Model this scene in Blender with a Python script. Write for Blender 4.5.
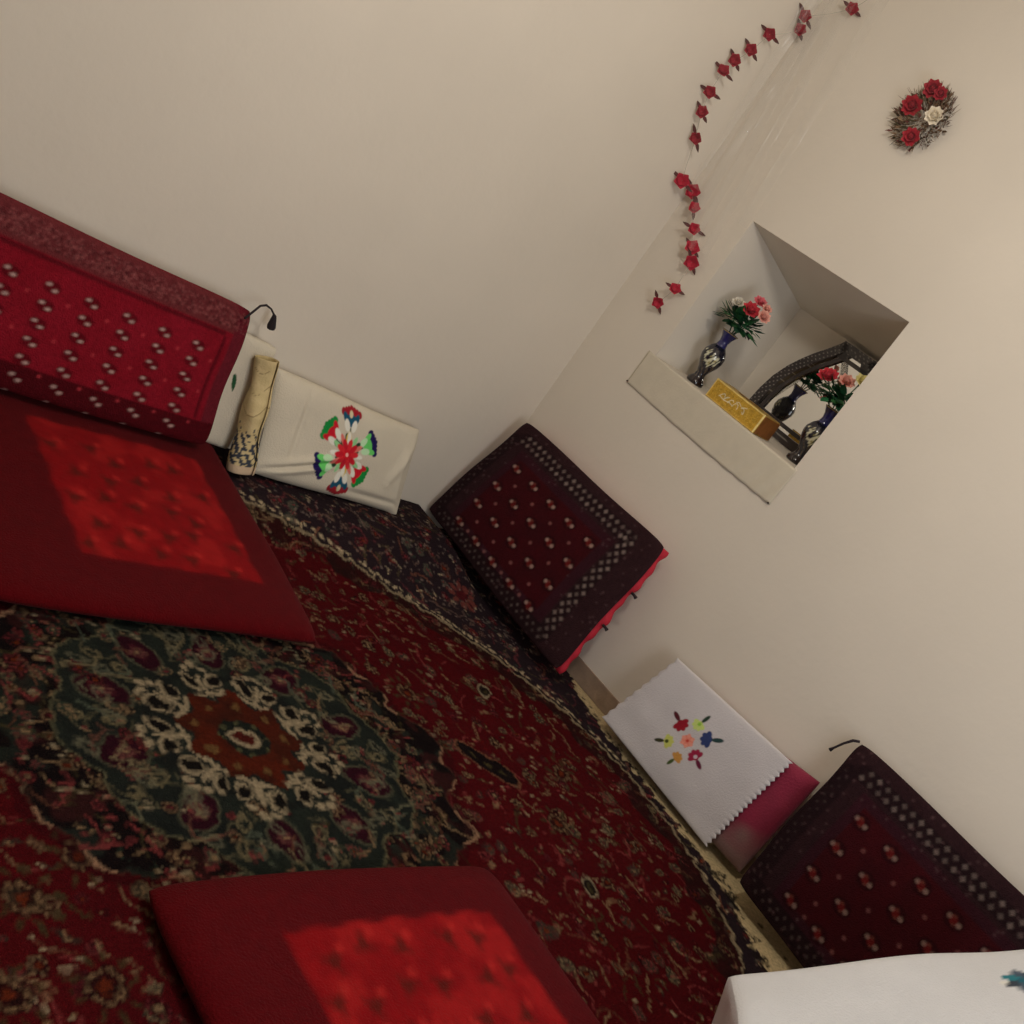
import bpy, math, random
import numpy as np
from mathutils import Vector, Matrix

# ------------------------------------------------------------------ scene, camera, light
for o in list(bpy.data.objects): bpy.data.objects.remove(o, do_unlink=True)
SC = bpy.context.scene
COL = SC.collection
cam_d = bpy.data.cameras.new('camera'); cam_d.sensor_width = 36.0; cam_d.lens = 40.409
cam_d.clip_start = 0.02
cam = bpy.data.objects.new('camera', cam_d); COL.objects.link(cam)
cam.matrix_world = Matrix(((0.62166809, -0.19597511, -0.75836834, -3.3398),
                           (-0.54577614, 0.58609187, -0.59885284, -2.8354),
                           (0.56183377, 0.78618705, 0.25739607, 1.40),
                           (0, 0, 0, 1)))
SC.camera = cam
SC.view_settings.view_transform = 'Standard'
SC.view_settings.look = 'None'
SC.view_settings.gamma = 1.0
SC.view_settings.use_curve_mapping = False
SC.view_settings.exposure = -0.07
world = bpy.data.worlds.new('world'); SC.world = world
world.use_nodes = True
world.node_tree.nodes['Background'].inputs[0].default_value = (0.75, 0.72, 0.68, 1)
world.node_tree.nodes['Background'].inputs[1].default_value = 0.1
def area_lamp(name, loc, size, energy, color, target, shape='DISK'):
    d = bpy.data.lights.new(name, 'AREA'); d.shape = shape; d.size = size; d.energy = energy; d.color = color
    o = bpy.data.objects.new(name, d); COL.objects.link(o); o.location = loc
    o.rotation_euler = (Vector(target) - Vector(loc)).to_track_quat('-Z', 'Y').to_euler()
    return o
bulb = bpy.data.lights.new('ceiling_bulb_light', 'POINT'); bulb.energy = 46; bulb.color = (1.0, 0.95, 0.88); bulb.shadow_soft_size = 0.12
bulb_o = bpy.data.objects.new('ceiling_bulb_light', bulb); COL.objects.link(bulb_o); bulb_o.location = (-1.65, -1.75, 2.5)
area_lamp('cool_fill_light', (-1.9, -3.95, 1.15), 1.5, 34, (0.88, 0.93, 1.0), (-0.4, -1.4, 1.1))  # added cool fill, brightens lower walls and niche; the room has no window here

# ------------------------------------------------------------------ helpers
def lin(c):
    c = np.asarray(c, float) / 255.0
    return np.where(c <= 0.04045, c / 12.92, ((c + 0.055) / 1.055) ** 2.4)

def tag(o, label=None, cat=None, group=None, kind=None):
    if label: o['label'] = label
    if cat: o['category'] = cat
    if group: o['group'] = group
    if kind: o['kind'] = kind
    return o

def empty(name, loc, label, cat, group=None):
    o = bpy.data.objects.new(name, None); o.empty_display_size = 0.05
    COL.objects.link(o); o.location = loc
    return tag(o, label, cat, group)

MATS = {}
def material(name, col=None, rough=0.8, attr=False, metal=0.0, bump=0.0, bscale=300.0, mottle=0.0, mscale=30.0,
             sheen=0.0, alpha=1.0, trans=0.0, coat=0.0, emis=None, spec=0.5):
    if name in MATS: return MATS[name]
    m = bpy.data.materials.new(name); m.use_nodes = True
    nt = m.node_tree; b = nt.nodes['Principled BSDF']; L = nt.links
    b.inputs['Roughness'].default_value = rough; b.inputs['Metallic'].default_value = metal
    b.inputs['Specular IOR Level'].default_value = spec
    b.inputs['Sheen Weight'].default_value = sheen
    b.inputs['Alpha'].default_value = alpha
    b.inputs['Transmission Weight'].default_value = trans
    b.inputs['Coat Weight'].default_value = coat
    tc = nt.nodes.new('ShaderNodeTexCoord')
    src = None
    if attr:
        a = nt.nodes.new('ShaderNodeAttribute'); a.attribute_name = 'pattern'; src = a.outputs['Color']
    elif col is not None:
        rgb = nt.nodes.new('ShaderNodeRGB'); rgb.outputs[0].default_value = (*lin(col), 1); src = rgb.outputs[0]
    if mottle > 0:
        n = nt.nodes.new('ShaderNodeTexNoise'); n.inputs['Scale'].default_value = mscale; n.inputs['Detail'].default_value = 4
        L.new(tc.outputs['Object'], n.inputs['Vector'])
        r = nt.nodes.new('ShaderNodeMapRange'); r.inputs[1].default_value = 0.3; r.inputs[2].default_value = 0.7
        r.inputs[3].default_value = 1 - mottle; r.inputs[4].default_value = 1 + mottle
        L.new(n.outputs['Fac'], r.inputs[0])
        mx = nt.nodes.new('ShaderNodeVectorMath'); mx.operation = 'SCALE'
        L.new(src, mx.inputs[0]); L.new(r.outputs[0], mx.inputs['Scale']); src = mx.outputs[0]
    L.new(src, b.inputs['Base Color'])
    if bump > 0:
        n = nt.nodes.new('ShaderNodeTexNoise'); n.inputs['Scale'].default_value = bscale; n.inputs['Detail'].default_value = 3
        L.new(tc.outputs['Object'], n.inputs['Vector'])
        bp = nt.nodes.new('ShaderNodeBump'); bp.inputs['Strength'].default_value = bump; bp.inputs['Distance'].default_value = 0.01
        L.new(n.outputs['Fac'], bp.inputs['Height']); L.new(bp.outputs[0], b.inputs['Normal'])
    if emis: b.inputs['Emission Color'].default_value = (*emis[0], 1); b.inputs['Emission Strength'].default_value = emis[1]
    MATS[name] = m
    return m

def mesh_obj(name, verts, faces, mat, parent=None, smooth=True, colors=None, mats=None, midx=None):
    me = bpy.data.meshes.new(name)
    me.from_pydata([tuple(v) for v in np.asarray(verts, float).tolist()], [], faces)
    if smooth: me.polygons.foreach_set('use_smooth', [True] * len(me.polygons))
    if colors is not None:
        at = me.color_attributes.new('pattern', 'FLOAT_COLOR', 'POINT')
        c = np.ones((len(me.vertices), 4), np.float32); c[:, :3] = colors
        at.data.foreach_set('color', c.ravel())
    for m in (mats or [mat]): me.materials.append(m)
    if midx is not None: me.polygons.foreach_set('material_index', midx)
    me.update()
    o = bpy.data.objects.new(name, me); COL.objects.link(o)
    if parent is not None:
        o.parent = parent; o.matrix_parent_inverse = Matrix.Identity(4)
        o.location = -parent.location        # geometry is written in room coordinates
    return o

class MB:
    """collects simple shapes into ONE mesh, with a colour per vertex"""
    def __init__(s): s.v = []; s.f = []; s.c = []
    def add(s, vs, fs, col=(200, 200, 200)):
        k = len(s.v); s.v += [tuple(map(float, q)) for q in vs]; s.f += [tuple(k + i for i in f) for f in fs]
        col = np.asarray(col, float)
        if col.ndim == 1: s.c += [tuple(lin(col))] * len(vs)
        else: s.c += [tuple(lin(q)) for q in col]
    def box(s, a, b, col=(200, 200, 200)):
        x0, y0, z0 = a; x1, y1, z1 = b
        s.add([(x0,y0,z0),(x1,y0,z0),(x1,y1,z0),(x0,y1,z0),(x0,y0,z1),(x1,y0,z1),(x1,y1,z1),(x0,y1,z1)],
              [(0,3,2,1),(4,5,6,7),(0,1,5,4),(1,2,6,5),(2,3,7,6),(3,0,4,7)], col)
    def tube(s, pts, r, col=(200,200,200), n=8):
        pts = [Vector(p) for p in pts]; rs = r if hasattr(r, '__len__') else [r] * len(pts)
        vs = []; fs = []
        up = Vector((0.31, 0.52, 0.8)).normalized()
        for i, p in enumerate(pts):
            d = (pts[min(i+1, len(pts)-1)] - pts[max(i-1, 0)]).normalized()
            a = d.cross(up)
            if a.length < 1e-3: a = d.cross(Vector((1, 0, 0)))
            a.normalize(); b = d.cross(a)
            for k in range(n):
                t = 2*math.pi*k/n; vs.append(p + rs[i]*(math.cos(t)*a + math.sin(t)*b))
        for i in range(len(pts)-1):
            for k in range(n):
                fs.append((i*n+k, i*n+(k+1) % n, (i+1)*n+(k+1) % n, (i+1)*n+k))
        fs.append(tuple(range(n))[::-1]); fs.append(tuple((len(pts)-1)*n+k for k in range(n)))
        s.add(vs, fs, col)
    def lathe(s, prof, origin, col, n=28, rx=1.0, colf=None):
        ox, oy, oz = origin; vs = []; fs = []; cs = []
        for (r, z) in prof:
            for k in range(n):
                t = 2*math.pi*k/n; vs.append((ox+r*math.cos(t), oy+r*math.sin(t), oz+z))
                cs.append(colf(t, z) if colf else col)
        for i in range(len(prof)-1):
            for k in range(n): fs.append((i*n+k, i*n+(k+1) % n, (i+1)*n+(k+1) % n, (i+1)*n+k))
        fs.append(tuple(range(n))[::-1]); fs.append(tuple((len(prof)-1)*n+k for k in range(n)))
        s.add(vs, fs, np.array(cs))
    def petal(s, base, d, nrm, L, W, cup, col, tip=None, m=4):
        """a curved petal or leaf: starts at base, runs along d, opens towards nrm"""
        base = Vector(base); d = Vector(d).normalized(); nrm = Vector(nrm).normalized()
        side = d.cross(nrm).normalized(); nrm = side.cross(d)
        vs = []; cs = []
        for i in range(m+1):
            t = i/m; w = W*math.sin(math.pi*min(1, 0.08+0.9*t)**0.8)*0.5 + 0.0005
            for j in (-1, -.5, 0, .5, 1):
                vs.append(base + d*(L*t) + side*(w*j) + nrm*(cup*(t*t) + 0.35*cup*j*j*math.sin(math.pi*t)))
                cs.append(np.array(col)*(1-t) + np.array(tip if tip is not None else col)*t)
        fs = [(i*5+j, i*5+j+1, (i+1)*5+j+1, (i+1)*5+j) for i in range(m) for j in range(4)]
        s.add(vs, fs, np.array(cs))
    def build(s, name, mat, parent=None, smooth=True):
        return mesh_obj(name, s.v, s.f, mat, parent, smooth, np.array(s.c))

# ---- pattern canvas: woven, printed or embroidered colour of a cloth, later carried by its mesh
class Canvas:
    def __init__(s, w, h, res, base, x0=0.0, y0=0.0):
        s.w, s.h, s.res, s.x0, s.y0 = w, h, res, x0, y0
        s.nx = int(round(w/res))+1; s.ny = int(round(h/res))+1
        s.A = np.empty((s.ny, s.nx, 3)); s.A[:] = lin(base)
        s.xs = x0 + np.arange(s.nx)*res; s.ys = y0 + np.arange(s.ny)*res
    def win(s, xa, ya, xb, yb):
        i0 = max(0, int((xa-s.x0)/s.res)-1); i1 = min(s.nx, int((xb-s.x0)/s.res)+3)
        j0 = max(0, int((ya-s.y0)/s.res)-1); j1 = min(s.ny, int((yb-s.y0)/s.res)+3)
        if i1 <= i0 or j1 <= j0: return None
        X, Y = np.meshgrid(s.xs[i0:i1], s.ys[j0:j1]); return (slice(j0, j1), slice(i0, i1)), X, Y
    def blend(s, sl, m, col):
        s.A[sl] = s.A[sl]*(1-m[..., None]) + lin(col)*m[..., None]
    def soft(s, d): return np.clip(0.5 - d/s.res, 0, 1)
    def ell(s, cx, cy, rx, ry, col, ang=0.0, ring=None, a=1.0):
        R = max(rx, ry)*1.15 + 3*s.res; w = s.win(cx-R, cy-R, cx+R, cy+R)
        if w is None: return
        sl, X, Y = w; c, n = math.cos(ang), math.sin(ang); u = (X-cx)*c+(Y-cy)*n; v = -(X-cx)*n+(Y-cy)*c
        q = np.sqrt((u/rx)**2+(v/ry)**2); d = (q-1)*min(rx, ry)
        if ring: d = np.abs(d)-ring/2
        s.blend(sl, s.soft(d)*a, col)
    def dia(s, cx, cy, rx, ry, col, a=1.0):
        w = s.win(cx-rx, cy-ry, cx+rx, cy+ry)
        if w is None: return
        sl, X, Y = w; d = (np.abs(X-cx)/rx+np.abs(Y-cy)/ry-1)*min(rx, ry)*.7
        s.blend(sl, s.soft(d)*a, col)
    def rect(s, xa, ya, xb, yb, col, a=1.0):
        w = s.win(xa, ya, xb, yb)
        if w is None: return
        sl, X, Y = w; d = np.maximum(np.abs(X-(xa+xb)/2)-(xb-xa)/2, np.abs(Y-(ya+yb)/2)-(yb-ya)/2)
        s.blend(sl, s.soft(d)*a, col)
    def line(s, pts, wd, col, a=1.0):
        for (xa, ya), (xb, yb) in zip(pts[:-1], pts[1:]):
            R = wd+2*s.res; w = s.win(min(xa, xb)-R, min(ya, yb)-R, max(xa, xb)+R, max(ya, yb)+R)
            if w is None: continue
            sl, X, Y = w; dx, dy = xb-xa, yb-ya; q = np.clip(((X-xa)*dx+(Y-ya)*dy)/(dx*dx+dy*dy+1e-12), 0, 1)
            s.blend(sl, s.soft(np.hypot(X-xa-q*dx, Y-ya-q*dy)-wd/2)*a, col)
    def poly(s, pts, col, a=1.0):
        P = np.array(pts); w = s.win(P[:, 0].min(), P[:, 1].min(), P[:, 0].max(), P[:, 1].max())
        if w is None: return
        sl, X, Y = w; ins = np.zeros(X.shape, bool)
        for (xa, ya), (xb, yb) in zip(P, np.roll(P, -1, 0)):
            c = ((ya > Y) != (yb > Y)); t = (Y-ya)/((yb-ya) if yb != ya else 1e-9)
            ins ^= c & (X < xa+t*(xb-xa))
        s.blend(sl, ins.astype(float)*a, col)
    def sample(s, S, T):
        x = np.clip(S*(s.nx-1), 0, s.nx-1.001); y = np.clip(T*(s.ny-1), 0, s.ny-1.001)
        i = x.astype(int); j = y.astype(int); fx = (x-i)[..., None]; fy = (y-j)[..., None]; A = s.A
        return (A[j, i]*(1-fx)+A[j, i+1]*fx)*(1-fy)+(A[j+1, i]*(1-fx)+A[j+1, i+1]*fx)*fy

def vnoise(X, Y, scale, seed):
    rng = np.random.RandomState(seed); G = rng.rand(64, 64)
    x = X*scale; y = Y*scale; i = np.floor(x).astype(int); j = np.floor(y).astype(int); fx = x-i; fy = y-j
    fx = fx*fx*(3-2*fx); fy = fy*fy*(3-2*fy); i0 = i % 64; j0 = j % 64; i1 = (i+1) % 64; j1 = (j+1) % 64
    return (G[j0, i0]*(1-fx)+G[j0, i1]*fx)*(1-fy)+(G[j1, i0]*(1-fx)+G[j1, i1]*fx)*fy
def sstep(a, b, x):
    t = np.clip((x-a)/(b-a), 0, 1); return t*t*(3-2*t)

def edge_params(n, e=0.01, k=5):
    inner = np.linspace(0, 1, n+1)
    ed = e*(np.arange(1, k)/k)**1.6
    return np.unique(np.concatenate([inner, ed, 1-ed]))

def pillow(name, quad, T, mat, parent=None, canvas=None, nu=60, nv=40, p=12.0, bulge=0.0, edge=0.012,
           height=None, shape=None, uniform=None):
    """closed cushion body: front face on the quad (TL, TR, BR, BL), thickness T behind it"""
    TL, TR, BR, BL = [np.array(q, float) for q in quad]
    s = edge_params(nu, edge); t = edge_params(nv, edge*1.4); S, Tt = np.meshgrid(s, t)
    S1, T1 = (S, Tt) if shape is None else shape(S, Tt)
    Q = (BL*(1-S1)[..., None]+BR*S1[..., None])*(1-T1)[..., None] + (TL*(1-S1)[..., None]+TR*S1[..., None])*T1[..., None]
    n = np.cross(TR-TL, TL-BL); n /= np.linalg.norm(n)
    pr = np.sqrt(np.clip(1-np.abs(2*S-1)**p, 0, 1)*np.clip(1-np.abs(2*Tt-1)**p, 0, 1))
    bl = bulge*(np.sin(np.pi*S)*np.sin(np.pi*Tt))**0.6
    hh = 0 if height is None else height(S, Tt)*pr
    mid = Q - n*T/2
    F = mid + n*(T/2*pr+bl+hh)[..., None]; Bk = mid - n*(T/2*pr)[..., None]
    ny, nx = S.shape; idx = np.arange(ny*nx).reshape(ny, nx)
    inner = np.zeros((ny, nx), bool); inner[1:-1, 1:-1] = True
    bidx = idx.copy(); bidx[inner] = ny*nx+np.arange(inner.sum())
    V = np.concatenate([F.reshape(-1, 3), Bk[inner]])
    q1 = np.stack([idx[:-1, :-1], idx[:-1, 1:], idx[1:, 1:], idx[1:, :-1]], -1).reshape(-1, 4)
    q2 = np.stack([bidx[:-1, :-1], bidx[1:, :-1], bidx[1:, 1:], bidx[:-1, 1:]], -1).reshape(-1, 4)
    C = None
    if canvas is not None:
        c = canvas.sample(S, Tt); C = np.concatenate([c.reshape(-1, 3), c[inner]])
    elif uniform is not None:
        C = np.tile(lin(uniform), (len(V), 1))
    return mesh_obj(name, V, np.concatenate([q1, q2]).tolist(), mat, parent, True, C)

R_ = random.Random(7)

# ------------------------------------------------------------------ the room
plaster = material('plaster', (221, 212, 198), rough=0.9, bump=0.10, bscale=28, mottle=0.03, mscale=2.2, spec=0.1)
concrete = material('concrete_floor', (120, 104, 90), rough=0.9, mottle=0.12, mscale=12)
skirting = material('skirting_paint', (150, 128, 108), rough=0.8, mottle=0.14, mscale=25, bump=0.2, bscale=60)
X0, Y0, H = -4.3, -4.1, 2.9
def struct(name, verts, faces, mat, smooth=False):
    return tag(mesh_obj(name, verts, faces, mat, None, smooth), kind='structure')
def slab_box(name, a, b, mat):
    m = MB(); m.box(a, b); o = m.build(name, mat, None, False); return tag(o, kind='structure')
slab_box('floor', (X0-.1, Y0-.1, -.1), (.0, .0, 0.0), concrete)
slab_box('ceiling', (X0-.1, Y0-.1, H), (.1, .1, H+.1), plaster)
slab_box('wall_left', (X0-.1, 0.0, -.1), (0.0, .1, H), plaster)
slab_box('wall_back', (X0-.1, Y0-.1, -.1), (X0, 0.0, H), plaster)
slab_box('wall_front', (X0, Y0-.1, -.1), (.1, Y0, H), plaster)
# right wall with its niche (0.45 m deep, jambs splayed, soffit falling towards the back)
ya, yb, za, zb = -.318, -1.036, 1.068, 1.637
D = .46; yab, ybb, zbb = -.392, -.97, 1.50
v = []; f = []
def q4(a, b, c, d):
    k = len(v); v.extend([a, b, c, d]); f.append((k, k+1, k+2, k+3))
q4((0, .1, -.1), (0, ya, -.1), (0, ya, H), (0, .1, H))
q4((0, yb, -.1), (0, Y0, -.1), (0, Y0, H), (0, yb, H))
q4((0, ya, -.1), (0, yb, -.1), (0, yb, za), (0, ya, za))
q4((0, ya, zb), (0, yb, zb), (0, yb, H), (0, ya, H))
q4((0, ya, za), (D, yab, za), (D, yab, zbb), (0, ya, zb))
q4((0, yb, zb), (D, ybb, zbb), (D, ybb, za), (0, yb, za))
q4((0, ya, zb), (D, yab, zbb), (D, ybb, zbb), (0, yb, zb))
q4((0, yb, za), (D, ybb, za), (D, yab, za), (0, ya, za))
q4((D, yab, za), (D, ybb, za), (D, ybb, zbb), (D, yab, zbb))
q4((.6, .1, -.1), (.6, .1, H), (.6, Y0, H), (.6, Y0, -.1))
q4((0, .1, -.1), (0, .1, H), (.6, .1, H), (.6, .1, -.1)); q4((0, Y0, -.1), (.6, Y0, -.1), (.6, Y0, H), (0, Y0, H))
q4((0, .1, H), (0, Y0, H), (.6, Y0, H), (.6, .1, H))
struct('wall_right', v, f, plaster)
slab_box('baseboard_right', (-.008, Y0, 0), (0.0, -.0, .082), skirting)

# ------------------------------------------------------------------ carpet
def rise(x, y):      # the oversized carpet rides up towards the left wall and its corner
    return .085*sstep(-.60, -.20, y)*(1-.85*sstep(-.26, -.16, x))
cx0, cy0 = -3.42, -2.86
CW, CH = 3.41, 2.85
cv = Canvas(CW, CH, .006, (112, 20, 28), cx0, cy0)
X, Y = np.meshgrid(cv.xs, cv.ys)
EX, EY, EA, EB = -1.70, -1.42, 1.52, 1.17
TAN = (196, 160, 120); CREAM = (226, 204, 166); GREEN = (66, 84, 70); PINK = (190, 84, 84); ROSE = (150, 56, 64); INK = (38, 26, 28)
BLUE = (64, 76, 84); OLIVE = (98, 86, 56); RUST = (150, 62, 34)
full = (slice(0, cv.ny), slice(0, cv.nx))
# field tone variation (dye lots)
cv.blend(full, .35*vnoise(X, Y, 5, 1), (92, 14, 26)); cv.blend(full, .25*vnoise(X+9, Y, 14, 2), (136, 26, 30))
def rosette(x, y, r, petal, core, dark, n=7):
    cv.ell(x, y, r*1.05, r*1.05, dark, a=.75)
    o = R_.random()*6
    for k in range(n):
        a = o+2*math.pi*k/n
        cv.ell(x+.78*r*math.cos(a), y+.78*r*math.sin(a), r*.20, r*.13, petal, ang=a+R_.choice((0, 1.57)), a=.95)
    cv.ell(x, y, r*.3, r*.3, core, a=.9)
def leafy(x, y, r, col, col2):
    a = R_.random()*6.28
    for k in (-1, 1): cv.ell(x+k*r*.5*math.cos(a), y+k*r*.5*math.sin(a), r*.5, r*.2, col, ang=a+k*.6, a=.85)
    cv.ell(x, y, r*.2, r*.2, col2)
def vine(x, y, col, n=7, st=.022, w=.005):
    a = R_.random()*6.28; k = R_.uniform(-.35, .35); pts = [(x, y)]
    for _ in range(n):
        x += st*math.cos(a); y += st*math.sin(a); a += k; pts.append((x, y))
    cv.line(pts, w, col, a=.75)
def sprinkle(step, test, dens=1.0, dark=False):
    for gy in np.arange(cy0, cy0+CH, step):
        for gx in np.arange(cx0, cx0+CW, step):
            x = gx+R_.uniform(-.4, .4)*step; y = gy+R_.uniform(-.4, .4)*step
            if R_.random() > dens or not test(x, y): continue
            k = R_.random()
            if k < .30: rosette(x, y, R_.uniform(.011, .023), R_.choice((TAN, TAN, PINK, ROSE)), R_.choice((TAN, ROSE, RUST)), R_.choice((INK, GREEN, (60, 18, 22))))
            elif k < .55: leafy(x, y, R_.uniform(.011, .020), R_.choice((GREEN, OLIVE, TAN, INK)), R_.choice((TAN, PINK)))
            elif k < .80: vine(x, y, R_.choice((TAN, (150, 96, 74), PINK, OLIVE)), R_.randint(3, 7), .016, R_.choice((.004, .006)))
            else:
                for _ in range(3): cv.ell(x+R_.uniform(-.015, .015), y+R_.uniform(-.015, .015), .006, .004, R_.choice((TAN, PINK, CREAM)), a=.85)
def qe(x, y): return math.sqrt(((x-EX)/EA)**2+((y-EY)/EB)**2)
sprinkle(.062, lambda x, y: qe(x, y) < .97)
sprinkle(.05, lambda x, y: qe(x, y) < .97, .45)
# bigger palmettes and cartouches lying in the field
def cartouche(x, y, rx, ry, ang):
    cv.ell(x, y, rx*1.25, ry*1.5, (84, 16, 24), ang, a=.7); cv.ell(x, y, rx, ry, INK, ang); cv.ell(x, y, rx, ry, CREAM, ang, ring=.006, a=.85)
    cv.ell(x, y, rx*.5, ry*.4, OLIVE, ang, a=.8)
def capsule(x, y, l, h, ang):
    c, s = math.cos(ang), math.sin(ang)
    P = [(x+u*c-w*s, y+u*s+w*c) for u, w in ((-l, -h*.5), (-l*.8, -h), (l*.8, -h), (l, -h*.5), (l, h*.5), (l*.8, h), (-l*.8, h), (-l, h*.5))]
    cv.poly(P, INK); cv.line(P+[P[0]], .006, (176, 120, 90), a=.8)
    for u in (-.5, 0, .5): cv.ell(x+u*l*c, y+u*l*s, .012, .008, OLIVE, ang)
capsule(-.865, -1.325, .105, .034, -1.15 + .35)
for (x, y, a) in ((-1.191, -1.485, .4), (-2.198, -1.441, .1), (-1.197, -1.076, .2), (-.826, -1.753, 1.0), (-2.33, -1.0, 0), (-2.6, -1.5, .5), (-.62, -1.0, .8)):
    cartouche(x, y, .036, .022, a)
for (x, y) in ((-2.2, -1.593), (-2.316, -1.68), (-2.24, -1.86), (-2.4, -1.85), (-1.0, -1.05), (-.75, -1.55), (-.55, -1.35), (-2.05, -1.75)):
    rosette(x, y, .034, (176, 140, 104), RUST, (44, 26, 24), 9)
    for k in range(9):
        a = k*.7; cv.ell(x+.050*math.cos(a), y+.058*math.sin(a), .012, .006, OLIVE, a, a=.8)
# medallion
MX, MY = -1.675, -1.275
dx = (X-MX)/1.12; dy = (Y-MY); r = np.hypot(dx, dy); th = np.arctan2(dy, dx)
lob = lambda n, a, ph=0: a*np.abs(np.cos(n*th/2+ph))
Rout = .475+.05*np.abs(np.cos(5*th))+.055*np.abs(np.cos(th))**3+.014*np.sin(20*th)
msk = lambda d: np.clip(.5-d/.006, 0, 1)
cv.blend(full, msk(r-Rout-.03)*.45, (60, 14, 22))
cv.blend(full, msk(r-Rout), (34, 24, 26))
cv.blend(full, msk(np.abs(r-Rout)-.0045)*.85*(.55+.45*np.sign(np.sin(23*th+3*vnoise(X, Y, 9, 3)))), (226, 176, 140))
sprink = lambda x, y: .36 < math.hypot((x-MX)/1.12, y-MY) < .47
cv.blend(full, msk(r-Rout)*(r > .3)*sstep(.5, .8, vnoise(X, Y, 26, 51))*.7, (84, 40, 40)); cv.blend(full, msk(r-Rout)*(r > .3)*sstep(.6, .8, vnoise(X, Y, 31, 52))*.7, (58, 66, 58)); sprinkle(.030, lambda x, y: .34 < math.hypot((x-MX)/1.12, y-MY) < .51, .9)
Rm = .375+.035*np.abs(np.cos(5*th))
cv.blend(full, msk(r-Rm), (44, 48, 46)); cv.blend(full, msk(r-Rm)*.6*vnoise(X, Y, 22, 5), (66, 76, 66))
cv.blend(full, msk(np.abs(r-Rm)-.003)*.7, (150, 146, 110))
def P(rad, ang): return (MX+1.12*rad*math.cos(ang), MY+rad*math.sin(ang))
for k in range(10):
    a = 2*math.pi*k/10+.2; x, y = P(.30, a); aa = math.atan2(y-MY, x-MX)
    cv.ell(x, y, .068, .046, (132, 132, 104), aa, a=.75); cv.ell(x, y, .061, .040, (70, 24, 40), aa)
    cv.ell(x, y, .03, .02, (104, 40, 54), aa, a=.8)
    for q in range(6):
        b = q*1.047; cv.ell(x+.018*math.cos(b), y+.014*math.sin(b), .006, .004, (170, 110, 100), a=.8)
    cv.ell(x, y, .008, .006, TAN)
    a2 = a+math.pi/10
    for (rr, s_) in ((.285, 1), (.355, .8)):
        x, y = P(rr, a2); cv.ell(x, y, .022*s_, .013*s_, (176, 160, 120), a2, ring=.0055, a=.9)
    pts = [P(.24+.15*q/8, a2+.13*math.sin(q*1.3)) for q in range(9)]; cv.line(pts, .005, (140, 132, 100), a=.7)
sprinkle(.04, lambda x, y: .22 < math.hypot((x-MX)/1.12, y-MY) < .38, .35)
Rb = .135+.02*np.cos(9*th)
cv.blend(full, msk(r-Rb), (128, 48, 28)); cv.blend(full, msk(r-Rb)*vnoise(X, Y, 30, 6)*.8, (74, 40, 30))
for k in range(9):          # cream anchor-shaped palmettes round the centre
    a = 2*math.pi*k/9+.35+.05*math.sin(k*5)
    cv.line([P(.135, a), P(.205, a)], .013, CREAM)
    for sg in (-1, 1):
        x, y = P(.188, a+sg*.17); aa = math.atan2(y-MY, x-MX)+sg*.4
        cv.ell(x, y, .032, .023, (226, 204, 166), aa, a=.95); cv.ell(x+.003, y, .024, .0155, (34, 30, 28), aa); cv.ell(*P(.205, a+sg*.30), .014, .012, (44, 48, 46))
        cv.line([P(.150, a), P(.140, a+sg*.14), P(.150, a+sg*.25)], .011, CREAM)
        x, y = P(.228, a+sg*.10); cv.ell(x, y, .012, .009, CREAM)
    x, y = P(.105, a+.35); cv.ell(x, y, .012, .012, (150, 110, 66))
    x, y = P(.240, a); cv.ell(x, y, .014, .011, CREAM)
for k in range(60):         # pale tendrils in the green ring and the dark outer zone
    a = 2*math.pi*k/60+R_.uniform(-.1, .1); q = R_.uniform(.26, .46); col = R_.choice(((150, 148, 118), (176, 160, 122), (120, 130, 110), (150, 100, 84)))
    cv.line([P(q+.03*math.sin(j*.9+k), a+.045*j) for j in range(R_.randint(3, 6))], .0065, col, a=.8)
for k in range(34):
    x, y = P(R_.uniform(.26, .37), R_.uniform(0, 6.28)); cv.ell(x, y, .020, .011, (150, 146, 120), R_.uniform(0, 3), ring=.006, a=.8)
cv.ell(MX, MY, .062, .058, (46, 52, 46)); cv.ell(MX, MY, .026, .022, (110, 40, 34)); cv.ell(MX, MY, .030, .025, CREAM, ring=.009)
for k in range(8):
    x, y = P(.05, k*math.pi/4); cv.ell(x, y, .007, .007, (120, 120, 84))
# dark corners beyond the oval field, small dense flowers
Q = np.sqrt(((X-EX)/EA)**2+((Y-EY)/EB)**2)
edge_n = .010*np.sin(np.arctan2(Y-EY, X-EX)*70)+.012*(vnoise(X, Y, 11, 7)-.5)
fr = .935+.018*np.sin(np.arctan2((Y-EY)*1.2, X-EX)*26)+edge_n*.6
cv.blend(full, np.clip((Q-fr)/.008, 0, 1)*(.65+.35*vnoise(X, Y, 30, 9))*.9, (50, 36, 34))
cv.blend(full, np.clip((Q-1.0)/.005, 0, 1), (50, 38, 44))
sprinkle(.045, lambda x, y: .94 < qe(x, y) < 1.0, .8)
_T = TAN; TAN = (132, 106, 96); PINK_ = PINK; PINK = (126, 60, 66); CREAM_ = CREAM
sprinkle(.042, lambda x, y: qe(x, y) > 1.02, .8)
for _ in range(26):
    x = R_.uniform(cx0, 0); y = R_.uniform(cy0, 0)
    if qe(x, y) > 1.06: rosette(x, y, .034, (134, 74, 66), (130, 100, 70), (74, 26, 32), 8)
for k in range(9):   # a larger rosy palmette in the corner
    a = k*.7; cv.ell(-.33+.05*math.cos(a), -.50+.05*math.sin(a), .018, .013, (128, 66, 60), a)
cv.ell(-.33, -.50, .028, .028, (92, 30, 36))
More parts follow.
